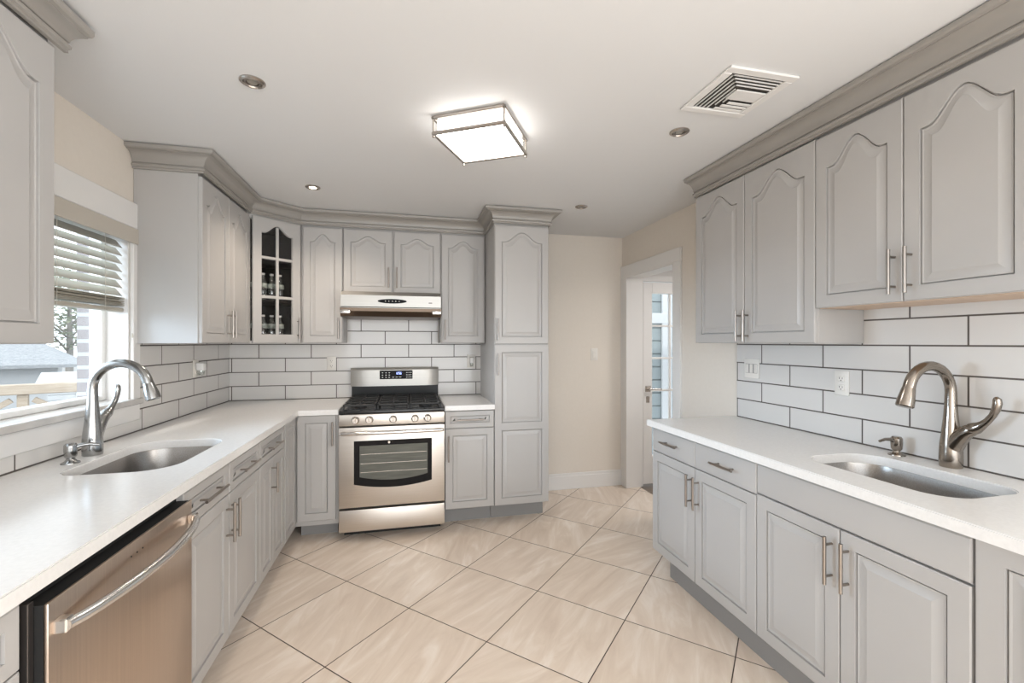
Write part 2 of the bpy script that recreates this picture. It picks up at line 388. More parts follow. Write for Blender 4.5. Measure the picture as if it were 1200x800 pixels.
# ------------------------------------------------------------ cabinets
GAP = .0018
def rect_loop(x0, x1, z0, z1, y, amp=0, K=18, sh=.86):
    pts = [(x0, y, z0), (x1, y, z0)]
    for i in range(K+1):
        s = 1-2*i/K; a = min(abs(s)/sh, 1); c = .5*(1+math.cos(PI*a))
        # z1 is the height of the arch's crown, shoulders hang 'amp' lower
        pts.append(((x0+x1)/2 + s*(x1-x0)/2, y, z1-amp*(1-c)))
    return pts
def panel_loops(x0, x1, z0, z1, amp):
    L_ = []
    for ins, y in ((0, 0), (.0008, .0125), (.0046, .0125), (.0054, .0045), (.011, .0062), (.016, .0058), (.036, .0012), (.038, .0002)):
        L_.append(rect_loop(x0+ins, x1-ins, z0+ins, z1-ins, y, amp))
    return L_
def door_mesh(w_, h, amp=0, fr=.052, top=.05, t=.019, slab=False, raised=True):
    mb = MB()
    if slab:
        mb.loops([rect_loop(0, w_, 0, h, t), rect_loop(0, w_, 0, h, .006), rect_loop(.004, w_-.004, .004, h-.004, .001), rect_loop(.010, w_-.010, .010, h-.010, 0)])
        return mb
    Ls = [rect_loop(0, w_, 0, h, t), rect_loop(0, w_, 0, h, .003), rect_loop(.0035, w_-.0035, .0035, h-.0035, 0)]
    mb.loops(Ls + panel_loops(fr, w_-fr, fr, h-top, amp))
    return mb
def double_panel_door(w_, h, split, fr=.052, t=.019):
    """one door leaf with two raised panels, a rail between them"""
    mb = MB()
    # lower and upper half share the joint at 'split'; each is its own closed shell
    for a, b in ((0, split), (split, h)):
        lo = fr if a == 0 else fr*.55; hi = fr if b == h else fr*.55
        o0 = [rect_loop(0, w_, a, b, t), rect_loop(0, w_, a, b, 0 if 1 else 0)]
        mb.loops(o0 + panel_loops(fr, w_-fr, a+lo, b-hi, 0))
    return mb
def pull(parent, x, z, vertical=True, length=.165):
    mb = MB(); r = .006; o = -.032; hl = length/2; pl = hl-.028
    if vertical:
        mb.cyl((x, o, z-hl), (x, o, z+hl), r, 12)
        for s in (-1, 1): mb.cyl((x, o, z+s*pl), (x, 0.0005, z+s*pl), .0045, 10)
    else:
        mb.cyl((x-hl, o, z), (x+hl, o, z), r, 12)
        for s in (-1, 1): mb.cyl((x+s*pl, o, z), (x+s*pl, 0.0005, z), .0045, 10)
    return mb.build('handle', M['pull'], parent)
def door(parent, x0, x1, z0, z1, amp=0, handle=None, name='door', slab=False, fr=.052, double=None, top=.05, yoff=0, rot=None):
    """handle = (x, z, vertical) in cabinet coordinates"""
    w_, h = x1-x0-2*GAP, z1-z0-2*GAP
    mb = double_panel_door(w_, h, double-z0) if double else door_mesh(w_, h, amp, fr, top, slab=slab)
    o = mb.build(name, M['paint'], parent, (x0+GAP, yoff, z0+GAP), angle=14)
    if handle:
        pull(o, handle[0]-x0-GAP, handle[1]-z0-GAP, handle[2], handle[3] if len(handle) > 3 else .165)
    return o
def carcass(parent, w_, d, z0, z1, toe=None, x0=0, under=None):
    MB().box(x0+.0005, x0+w_-.0005, .0195, d, z0, z1, .001).build('body', M['paint'], parent, smooth=False)
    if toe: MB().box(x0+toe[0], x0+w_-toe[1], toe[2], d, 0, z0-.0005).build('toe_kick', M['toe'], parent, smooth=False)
    if under: MB().box(x0+.004, x0+w_-.004, .024, d-.004, z0-.004, z0-.0002).build('underside', M['ply'], parent, smooth=False)

ZB, ZT, ZD = .147, .876, .735      # base doors: bottom, top, drawer split
UB, UT = 1.374, 2.268              # wall doors
G_BR, G_UR, G_BL, G_UL, G_UB = 'right base cabinets', 'right wall cabinets', 'left base cabinets', 'left wall cabinets', 'back wall cabinets'

# --- right run (faces -x); local x runs towards the camera
FX = 1.43; RD = XR-.0095-FX-.001; R_ = -PI/2
c = thing('base_cabinet', 'light grey base cabinet with two drawers over two doors, nearest the doorway', 'cabinet', (FX, 2.40, 0), R_, G_BR)
carcass(c, .814, RD, ZB-.008, .8785, (.07, 0, .075))
door(c, 0, .402, ZD, ZT-.006, slab=True, handle=(.200, .810, False, .15), name='drawer'); door(c, .402, .814, ZD, ZT-.006, slab=True, handle=(.630, .806, False, .15), name='drawer')
door(c, 0, .402, ZB, ZD, handle=(.375, .615, True)); door(c, .402, .814, ZB, ZD, handle=(.432, .615, True))
c = thing('base_cabinet', 'light grey base cabinet with plain top panel and two doors under the right sink', 'cabinet', (FX, 1.586, 0), R_, G_BR)
carcass(c, .735, RD, ZB-.008, .685, (0, 0, .075))
MB().box(.0005, .7345, .0195, .05, .6855, .8785, 0).box(.0005, .012, .05, RD, .6855, .8785, 0).box(.723, .7345, .05, RD, .6855, .8785, 0).build('rail', M['paint'], c, smooth=False)
door(c, 0, .735, .745, ZT-.006, slab=True, name='sink_panel')
door(c, 0, .371, ZB, .743, handle=(.343, .628, True)); door(c, .371, .735, ZB, .743, handle=(.402, .628, True))
c = thing('base_cabinet', 'light grey base cabinet with one full-height door, nearest the camera on the right', 'cabinet', (FX, .851, 0), R_, G_BR)
carcass(c, .50, RD, ZB-.008, .8785, (0, 0, .075))
door(c, .004, .498, ZB, ZT, fr=.06)

UFX = 1.75; UD = XR-UFX-.002
c = thing('wall_cabinet', 'grey two-door wall cabinet with arched panels, nearest the doorway on the right wall', 'cabinet', (UFX, 2.436, 0), R_, G_UR)
carcass(c, .835, UD, UB, 2.30)
door(c, 0, .411, UB, UT+.008, .085, handle=(.384, 1.468, True)); door(c, .411, .835, UB, UT+.008, .09, handle=(.438, 1.468, True))
c = thing('wall_cabinet', 'shorter grey two-door wall cabinet with arched panels above the right sink', 'cabinet', (UFX, 1.601, 0), R_, G_UR)
carcass(c, .716, UD, 1.53, 2.30, under=True)
door(c, 0, .357, 1.527, UT+.002, .09, handle=(.330, 1.638, True)); door(c, .357, .716, 1.527, UT+.002, .09, handle=(.385, 1.638, True))

# --- left run (faces +x); local x runs away from the camera
LX = -.74; LD = LX-XL-.0105; Lr = PI/2; LB, LT = .122, .876
c = thing('base_cabinet', 'light grey base cabinet with drawer on the near side of the dishwasher', 'cabinet', (LX, .50, 0), Lr, G_BL)
carcass(c, .573, LD, LB-.008, .8785, (0, 0, .075))
door(c, 0, .572, ZD, LT-.008, name='drawer', fr=.035, top=.035); door(c, 0, .572, LB, ZD)
SB = 1.722
c = thing('base_cabinet', 'light grey cabinet with two drawer fronts and two doors under the left sink', 'cabinet', (LX, SB, 0), Lr, G_BL)
carcass(c, .803, LD, LB-.008, .685, (0, 0, .075))
MB().box(.0005, .8025, .0195, .05, .6855, .8785, 0).box(.0005, .012, .05, LD, .6855, .8785, 0).box(.791, .8025, .05, LD, .6855, .8785, 0).build('rail', M['paint'], c, smooth=False)
door(c, 0, .395, ZD, LT-.010, name='drawer', fr=.035, top=.035, handle=(.197, .800, False, .2)); door(c, .400, .803, ZD, LT-.010, name='drawer', fr=.035, top=.035, handle=(.60, .800, False, .2))
door(c, 0, .395, LB, ZD, handle=(.366, .622, True)); door(c, .395, .803, LB, ZD, handle=(.424, .622, True))
c = thing('base_cabinet', 'light grey base cabinet with one drawer over two narrow doors, beyond the left sink', 'cabinet', (LX, SB+.803, 0), Lr, G_BL)
carcass(c, .465, LD, LB-.008, .8785, (0, 0, .075))
door(c, 0, .465, ZD, LT-.010, name='drawer', fr=.035, top=.035, handle=(.22, .800, False, .2))
door(c, 0, .228, LB, ZD, handle=(.200, .622, True), fr=.045); door(c, .228, .465, LB, ZD, fr=.045)

# --- corner base cabinet: one door on the left run, one on the back run
BY = 3.285; BD = YB-.0105-BY
c = thing('corner_base_cabinet', 'light grey inside-corner base cabinet whose two doors meet beside the range', 'cabinet', (LX, BY, 0), 0, 'corner cabinets')
mb = MB(); mb.box(-LD, -.0195, BY*0-.292, BD, LB-.008, .8785).box(-.0195, .274, .0195, BD, LB-.008, .8785); mb.build('body', M['paint'], c, smooth=False)
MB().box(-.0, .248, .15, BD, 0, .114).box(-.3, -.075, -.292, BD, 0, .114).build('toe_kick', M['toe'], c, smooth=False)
d_ = door(c, .003, .256, ZB, ZT, fr=.052, handle=(.236, .748, True))
o = door_mesh(.262, ZT-LB-.004, fr=.05).build('door', M['paint'], c, (0, -.270, LB+.002), (0, 0, PI/2), angle=14)

# --- back run right of range
c = thing('base_cabinet', 'narrow light grey base cabinet with drawer and door between range and pantry', 'cabinet', (.268, BY, 0), 0, 'back base cabinets')
carcass(c, .367, BD, ZB, .8785, (0, 0, .155))
door(c, 0, .367, .744, ZT-.004, name='drawer', fr=.035, top=.035, handle=(.185, .808, False, .2))
door(c, 0, .367, ZB, .742, handle=(.024, .60, True, .19))

# --- pantry
c = thing('pantry_cabinet', 'tall grey pantry cabinet with arched upper door standing right of the range', 'cabinet', (.637, BY, 0), 0)
MB().box(.0005, .428, .0195, YB-BY-.002, ZB, 2.30, .001).build('body', M['paint'], c, smooth=False)
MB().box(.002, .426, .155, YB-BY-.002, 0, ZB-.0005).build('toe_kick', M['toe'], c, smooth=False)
door(c, .002, .428, 1.366, UT, .075, handle=(.024, 1.475, True))
door(c, .002, .428, ZB, 1.360, double=.74, handle=(.024, 1.215, True))

# --- left wall cabinets
ULX = -1.07; ULD = ULX-XL-.002
c = thing('wall_cabinet', 'grey two-door wall cabinet between the window and the glass corner cabinet', 'cabinet', (ULX, 2.69, 0), Lr, G_UL)
carcass(c, .74, ULD, UB, 2.30)
door(c, .003, .370, UB, UT, .085, handle=(.344, 1.488, True)); door(c, .370, .738, UB, UT, .085, handle=(.397, 1.488, True))
c = thing('wall_cabinet', 'grey arched-panel wall cabinet nearest the camera on the left wall', 'cabinet', (-1.06, .82, 0), Lr, G_UL)
carcass(c, .84, -1.06-XL-.002, UB, 2.37)
door(c, 0, .42, UB, UT+.022, .09, fr=.058); door(c, .42, .84, UB, UT+.022, .09, fr=.058)

# --- back wall cabinets
UY = 3.68; UBD = YB-UY-.0105
c = thing('wall_cabinet', 'narrow grey wall cabinet between glass corner cabinet and range hood', 'cabinet', (-.795, UY, 0), 0, G_UB)
carcass(c, .303, UBD, UB, 2.30)
door(c, .012, .300, UB, UT, .06, handle=(.274, 1.488, True))
c = thing('wall_cabinet', 'short grey two-door wall cabinet directly above the range hood', 'cabinet', (-.491, UY, 0), 0, G_UB)
carcass(c, .755, UBD, 1.762, 2.30)
door(c, .002, .374, 1.765, UT, .05, handle=(.345, 1.893, True)); door(c, .384, .753, 1.765, UT, .05, handle=(.408, 1.893, True))
c = thing('wall_cabinet', 'grey single-door wall cabinet between the range hood and the pantry', 'cabinet', (.265, UY, 0), 0, G_UB)
carcass(c, .370, UBD, UB, 2.30)
door(c, .006, .362, UB, UT, .06, handle=(.034, 1.482, True))

# --- glass-front diagonal corner cabinet
def corner_cabinet():
    A = Vector((-1.07, 3.432)); B = Vector((-.797, 3.68)); W = (B-A).length; ang = math.atan2(B.y-A.y, B.x-A.x)
    c = thing('corner_wall_cabinet', 'diagonal corner wall cabinet with six-pane glass door showing bottles inside', 'cabinet', (A.x, A.y, 0), ang, 'corner cabinets')
    R = Matrix.Rotation(-ang, 3, 'Z')
    def loc(x, y):  # world xy -> cabinet coords
        v = R @ Vector((x-A.x, y-A.y, 0)); return (v.x, v.y)
    e = .002
    foot = [(A.x+.0, A.y), (B.x, B.y), (B.x, YB-.0105), (XL+.0105, YB-.0105), (XL+.0105, A.y)]
    fp = [loc(*p) for p in foot]
    cx = sum(p[0] for p in fp)/5; cy = sum(p[1] for p in fp)/5
    b = MB(); ins = MB()
    def shrink(k): return [(p[0]+(cx-p[0])*k, p[1]+(cy-p[1])*k) for p in fp]
    i1 = shrink(.04)
    def slab(mb, pts, z0, z1): mb.loops([[(x, y, z0) for x, y in pts], [(x, y, z1) for x, y in pts]])
    slab(b, fp, UB, UB+.016); slab(b, fp, 2.25, 2.30)
    for k in (1, 2, 3, 4):     # sides and backs (front edge 0-1 is open)
        p, q = fp[k], fp[(k+1) % 5]; pi_, qi = i1[k], i1[(k+1) % 5]
        slab(b, [p, q, qi, pi_], UB+.016, 2.25)
        p2, q2 = shrink(.046)[k], shrink(.046)[(k+1) % 5]; p3, q3 = shrink(.05)[k], shrink(.05)[(k+1) % 5]
        slab(ins, [p2, q2, q3, p3], UB+.018, 2.248)
    s5 = shrink(.05); s5 = [(x, y+(.03 if i < 2 else 0)) for i, (x, y) in enumerate(s5)]
    slab(ins, s5, UB+.0165, UB+.020); slab(ins, s5, 2.244, 2.249)
    b.build('body', M['paint'], c, smooth=False)
    ins.build('interior', M['inside'], c, smooth=False)
    s8 = shrink(.07); s8 = [(x, y+(.03 if i < 2 else 0)) for i, (x, y) in enumerate(s8)]
    for z in (1.675, 1.975):
        sh = MB(); slab(sh, s8, z, z+.014); sh.build('shelf', M['inside'], c, smooth=False)
    # face strip each side and door frame ring
    w0, w1 = .012, W-.012; h0, h1 = UB+.001, UT
    f = MB(); w_ = w1-w0; h = h1-h0; fr = .058; amp = .06
    y0 = -.019
    outer = [rect_loop(0, w_, 0, h, 0), rect_loop(0, w_, 0, h, y0+.003), rect_loop(.0035, w_-.0035, .0035, h-.0035, y0),
             rect_loop(fr, w_-fr, fr, h-.045, y0, amp), rect_loop(fr+.004, w_-fr-.004, fr+.004, h-.049, y0+.008, amp), rect_loop(fr+.004, w_-fr-.004, fr+.004, h-.049, 0, amp)]
    outer.append(outer[0])
    vl = [[f.bm.verts.new(p) for p in l] for l in outer[:-1]]; vl.append(vl[0])
    for a, bb in zip(vl, vl[1:]):
        n = len(a)
        for i in range(n):
            j = (i+1) % n; f.bm.faces.new([a[i], a[j], bb[j], bb[i]])
    d = f.build('door', M['paint'], c, (w0, 0, h0), angle=14)
    g_ = MB(); g_.box(w_/2-.010, w_/2+.010, y0+.002, -.003, fr, h-.045-.01, .002)
    for z in (1.705-h0, 1.985-h0): g_.box(fr, w_-fr, y0+.0025, -.0035, z-.010, z+.010, .002)
    g_.build('muntin_grid', M['paint'], d)
    MB().box(fr-.006, w_-fr+.006, -.007, -.004, fr-.006, h-.05).build('glass', M['cabglass'], d)
    hm = MB(); x = w_-.024; z = 1.485-h0
    hm.cyl((x, y0-.032, z-.08), (x, y0-.032, z+.08), .006, 12)
    for s in (-1, 1): hm.cyl((x, y0-.032, z+s*.052), (x, y0+.0005, z+s*.052), .0045, 10)
    hm.build('handle', M['pull'], d)
    # bottles on the two lower shelves
    Rb = Matrix.Rotation(ang, 3, 'Z')
    def bottle(lx, ly, z, hh, lab):
        v = Rb @ Vector((lx, ly, 0)); r = .029
        t = thing('water_bottle', lab, 'bottle', (A.x+v.x, A.y+v.y, z), random.random(), 'clear bottles in the glass corner cabinet')
        MB().lathe([(.001,0),(r*.9,.0),(r,.008),(r,.03),(r*.93,.035),(r,.04),(r,.075),(r*.93,.08),(r,.085),(r,hh*.62),(r*.8,hh*.74),(.013,hh*.88),(.012,hh*.93),(.001,hh*.93)], n=18).build('bottle_body', M['bottle'], t)
        MB().lathe([(r*1.01,.088),(r*1.015,.09),(r*1.015,.118),(r*1.01,.12)], n=18).build('bottle_label', M['paperlabel'], t)
        MB().lathe([(.001,hh*.93),(.0135,hh*.93),(.0135,hh),(.001,hh)], n=14).build('cap', M['white_gloss'], t)
    for zz, hh, nm in ((1.3945, .185, 'lower shelf'), (1.6895, .195, 'middle shelf')):
        for i, (x, wh) in enumerate(((.064, 'leftmost'), (.124, 'second from left'), (.188, 'third from left'), (.248, 'rightmost'))):
            bottle(x, .075, zz, hh, 'clear bottle, %s on the %s of the glass cabinet' % (wh, nm))
M['paperlabel'] = add_noise(mat('bottle_label', (.5,.6,.5), .4), 30, (.10,.13,.11), (.55,.60,.54))
corner_cabinet()

# ------------------------------------------------------------ crown mouldings
def crown(name, label, pts, z0=2.279, z1=2.386, out=.082, group='crown mouldings'):
    H = z1-z0
    prof = [(0,0),(.012,0),(.012,.009),(.020,.012),(.022,.020),(.018,.025),(.011,.027),(.011,.031)]
    for i in range(7):
        a = i/6*PI/2; prof.append((.016+(out-.034)*(1-math.cos(a)), .033+(H-.058)*math.sin(a)))
    prof += [(out-.018, H-.022), (out-.006, H-.021), (out-.001, H-.016), (out, H-.012), (out, H-.001), (0, H)]
    P = [Vector(p) for p in pts]; Ls = []
    for i, p in enumerate(P):
        dirs = []
        if i > 0: dirs.append((p-P[i-1]).normalized())
        if i < len(P)-1: dirs.append((P[i+1]-p).normalized())
        ns = [Vector((d.y, -d.x)) for d in dirs]
        n = ns[0] if len(ns) == 1 else (ns[0]+ns[1])/(1+ns[0].dot(ns[1]))
        Ls.append([(p.x+n.x*o_, p.y+n.y*o_, z0+z_) for o_, z_ in prof])
    mb = MB(); mb.loops(Ls)
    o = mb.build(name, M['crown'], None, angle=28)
    return tag(o, label, 'moulding', group)
yf = .0005
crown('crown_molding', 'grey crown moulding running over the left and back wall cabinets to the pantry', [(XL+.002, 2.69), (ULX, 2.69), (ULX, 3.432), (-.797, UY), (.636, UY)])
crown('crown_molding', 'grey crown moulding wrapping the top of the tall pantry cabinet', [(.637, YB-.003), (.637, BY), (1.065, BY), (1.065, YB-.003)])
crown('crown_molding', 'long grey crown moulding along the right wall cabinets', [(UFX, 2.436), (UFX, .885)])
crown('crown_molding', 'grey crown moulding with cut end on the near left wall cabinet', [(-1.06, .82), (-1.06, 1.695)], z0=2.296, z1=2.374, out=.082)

# ------------------------------------------------------------ countertops with sink cut-outs
def rrect(x0, x1, y0, y1, r, n=8):
    out = []
    rs = r if isinstance(r, tuple) else (r,)*4
    for (cx, cy, a, rr) in ((x1-rs[0], y1-rs[0], 0, rs[0]), (x0+rs[1], y1-rs[1], 90, rs[1]), (x0+rs[2], y0+rs[2], 180, rs[2]), (x1-rs[3], y0+rs[3], 270, rs[3])):
        for i in range(n+1):
            t_ = math.radians(a+90*i/n); out.append((cx+rr*math.cos(t_), cy+rr*math.sin(t_)))
    return out
def counter(name, label, outer, hole, z0=.879, z1=.914):
    bm = bmesh.new(); es = []
    for lp in ([outer, hole] if hole else [outer]):
        vs = [bm.verts.new((x, y, z1)) for x, y in lp]
        es += [bm.edges.new((vs[i], vs[(i+1) % len(vs)])) for i in range(len(vs))]
    bmesh.ops.triangle_fill(bm, use_beauty=True, use_dissolve=False, edges=es)
    r = bmesh.ops.extrude_face_region(bm, geom=list(bm.faces))
    for v in [g for g in r['geom'] if isinstance(g, bmesh.types.BMVert)]: v.co.z = z0
    mb = MB(); mb.bm.free(); mb.bm = bm
    bmesh.ops.recalc_face_normals(bm, faces=bm.faces)
    sharp = [e for e in bm.edges if len(e.link_faces) == 2 and e.calc_face_angle(0) > 1.2 and abs(e.verts[0].co.z-z1) < 1e-4 and abs(e.verts[1].co.z-z1) < 1e-4]
    bmesh.ops.bevel(bm, geom=sharp, offset=.0035, segments=2, affect='EDGES')
    return tag(mb.build(name, M['quartz'], None), label, 'countertop', 'quartz countertops')
LHOLE = rrect(-1.205, -.850, 1.865, 2.425, (.10, .12, .07, .12))
RHOLE = rrect(1.555, 1.880, .975, 1.490, (.12, .09, .10, .07))
XLt = XL+.0095; YBt = YB-.0095
counter('countertop', 'L-shaped white quartz countertop along the left and back walls', [(XLt, .45), (-.722, .45), (-.722, 3.262), (-.466, 3.262), (-.466, YBt), (XLt, YBt)], LHOLE)
counter('countertop', 'small white quartz countertop between the range and the pantry', [(.266, 3.262), (.636, 3.262), (.636, YBt), (.266, YBt)], None)
counter('countertop', 'long white quartz countertop along the right wall', [(1.407, .30), (XR-.0095, .30), (XR-.0095, 2.425), (1.407, 2.425)], RHOLE)

def sink(label, x0, x1, y0, y1, r, depth=.19):
    t = thing('kitchen_sink', label, 'sink', ((x0+x1)/2, (y0+y1)/2, .8785-depth), 0, 'undermount sinks')
    cx, cy = (x0+x1)/2, (y0+y1)/2
    def lp(ins, z): return [(x-cx, y-cy, z) for x, y in rrect(x0+ins, x1-ins, y0+ins, y1-ins, tuple(max(k-ins, .02) for k in r))]
    mb = MB()
    mb.loops([lp(-.014, depth), lp(-.002, depth), lp(0, depth-.006), lp(.006, .05), lp(.012, .025), lp(.03, .008), lp(.05, .003), lp(.05, 0.0), lp(.026, .004), lp(.008, .022), lp(.002, .05), lp(-.003, depth-.008), lp(-.014, depth-.003)], cap0=False, cap1=False)
    # floor of the bowl
    mb.poly(lp(.05, .003)); 
    mb.build('bowl', M['sinksteel'], t, angle=50)
    MB().lathe([(.001,.0035),(.012,.0035),(.030,.0045),(.043,.0075),(.045,.004),(.045,.0032)], n=24).build('drain', M['nickel'], t)
sink('stainless undermount sink bowl set in the left counter below the window', -1.205, -.850, 1.865, 2.425, (.10, .12, .07, .12))
sink('stainless undermount sink bowl set in the right counter', 1.555, 1.880, .975, 1.490, (.12, .09, .10, .07))

# ------------------------------------------------------------ faucets and soap pumps
def faucet(label, loc, rotz, m, hrot, R=.093):
    """gooseneck; local +x is the spout direction"""
    t = thing('kitchen_faucet', label, 'faucet', loc, rotz, 'gooseneck faucets')
    b = MB()
    b.lathe([(.001,0),(.032,0),(.0335,.003),(.0340,.03),(.0335,.06),(.0315,.09),(.0285,.115),(.0255,.145),(.0225,.175),(.0203,.20),(.0190,.225),(.001,.226)], n=28)
    b.build('body', m, t)
    n = MB(); path = [(0,0,.222),(0,0,.25)]; rad = [.0188, .0180]
    cz = .378-R-.0
    for i in range(15):
        a = PI-(PI*.94)*i/14
        path.append((R+R*math.cos(a), 0, cz+R*math.sin(a))); rad.append(.0172+.002*(i/14)**2)
    n.tube(path, rad, 18); n.build('neck', m, t)
    ex, ez = path[-1][0], path[-1][2]
    d = (Vector(path[-1])-Vector(path[-2])).normalized()
    s = MB(); P0 = Vector(path[-1])
    s.tube([P0+d*k for k in (0, .004, .02, .045, .068, .072)], [.0196,.0205,.0225,.0262,.0275,.024], 20); s.build('spray_head', m, t)
    # lever on the side
    hd = Vector((math.cos(hrot), math.sin(hrot), 0))
    h = MB()
    pts = [Vector((0,0,.045))-hd*.004, Vector((0,0,.080))+hd*.010, Vector((0,0,.112))+hd*.028, Vector((0,0,.136))+hd*.048, Vector((0,0,.150))+hd*.066, Vector((0,0,.153))+hd*.070]
    h.tube(pts, [.026,.0285,.0265,.0235,.0215,.0195], 22)
    h.build('valve', m, t)
    h = MB()
    ctl = [(.069,.1525,.0195),(.074,.156,.0215),(.084,.161,.0205),(.094,.168,.0165),(.106,.178,.0130),(.120,.193,.0110),(.134,.213,.0105),(.144,.235,.0118),(.148,.256,.0125),(.147,.270,.0115),(.143,.277,.006)]
    h.tube([Vector((0,0,z))+hd*x_ for x_, z, r_ in ctl], [r_ for x_, z, r_ in ctl], 18); h.build('lever', m, t)
faucet('cool brushed nickel gooseneck faucet behind the left sink', (-1.268, 2.185, .914), math.radians(-5), M['faucet_cool'], math.radians(92), .105)
faucet('warm brushed nickel gooseneck faucet behind the right sink', (1.977, 1.240, .914), math.radians(178), M['faucet_warm'], math.radians(84), .098)

def soap(label, loc, rotz, m):
    t = thing('soap_dispenser', label, 'soap dispenser', loc, rotz, 'counter soap pumps')
    MB().lathe([(.001,0),(.029,0),(.028,.004),(.018,.009),(.013,.016),(.012,.024),(.001,.024)], n=20).build('base', m, t)
    MB().lathe([(.001,.020),(.014,.020),(.019,.028),(.0205,.050),(.0200,.070),(.015,.077),(.001,.078)], n=20).build('pump_head', m, t)
    MB().tube([(.008,0,.058),(.03,0,.066),(.055,0,.067),(.082,0,.060)], [.0095,.0075,.0062,.0048], 12).build('spout', m, t)
soap('cool nickel soap pump on the left counter beside the faucet', (-1.262, 2.052, .914), math.radians(25), M['faucet_cool'])
soap('warm nickel soap pump on the right counter beside the faucet', (1.965, 1.42, .914), math.radians(175), M['faucet_warm'])

# ------------------------------------------------------------ dishwasher
def dishwasher():
    t = thing('dishwasher', 'stainless dishwasher with bowed bar handle built into the left cabinets', 'dishwasher', (LX, 1.075, 0), Lr)
    W = .645; x0, x1 = .022, W-.004
    MB().box(.003, W-.003, .02, .56, .02, .874).build('tub', M['rubber'], t, smooth=False)
    MB().box(.006, .021, -.004, .0195, .10, .857, .001).build('side_trim', M['dark_steel'], t)
    MB().box(x0, x1, -.028, -.019, .10, .846, .003, 2).build('door', M['steel_v'], t)
    MB().box(x0+.001, x1-.001, -.0185, .018, .10, .844).build('door_liner', M['rubber'], t, smooth=False)
    MB().box(.006, W-.006, .06, .5, 0, .098).build('toe_kick', M['rubber'], t, smooth=False)
    h = MB(); path = []; n = 20; rad = []; sq = []
    z = .795
    for i in range(n+1):
        s = i/n; x = x0+.022+(x1-x0-.044)*s; y = -.046-.052*math.sin(PI*s)**.75
        path.append((x, y, z-.006+.004*math.sin(PI*s))); rad.append(.0125)
    h.tube(path, rad, 14)
    h.box(path[0][0]-.012, path[0][0]+.012, -.052, -.027, z-.02, z+.010, .003); h.box(path[-1][0]-.012, path[-1][0]+.012, -.052, -.027, z-.02, z+.010, .003)
    h.build('handle', M['steel_bright'], t)
    d = MB()
    for k in range(3): d.lathe([(.0005,.0005),(.0025,.0005),(.0025,-.0005)], (.30+.026*k, -.0285, .812), 8, 'y')
    d.build('indicator', M['rubber'], t)
M['dark_steel'] = mat('dark_steel', (.10,.09,.085), .35, .8)
M['steel_bright'] = mat('polished_steel', (.72,.70,.68), .2, 1.0)
dishwasher()

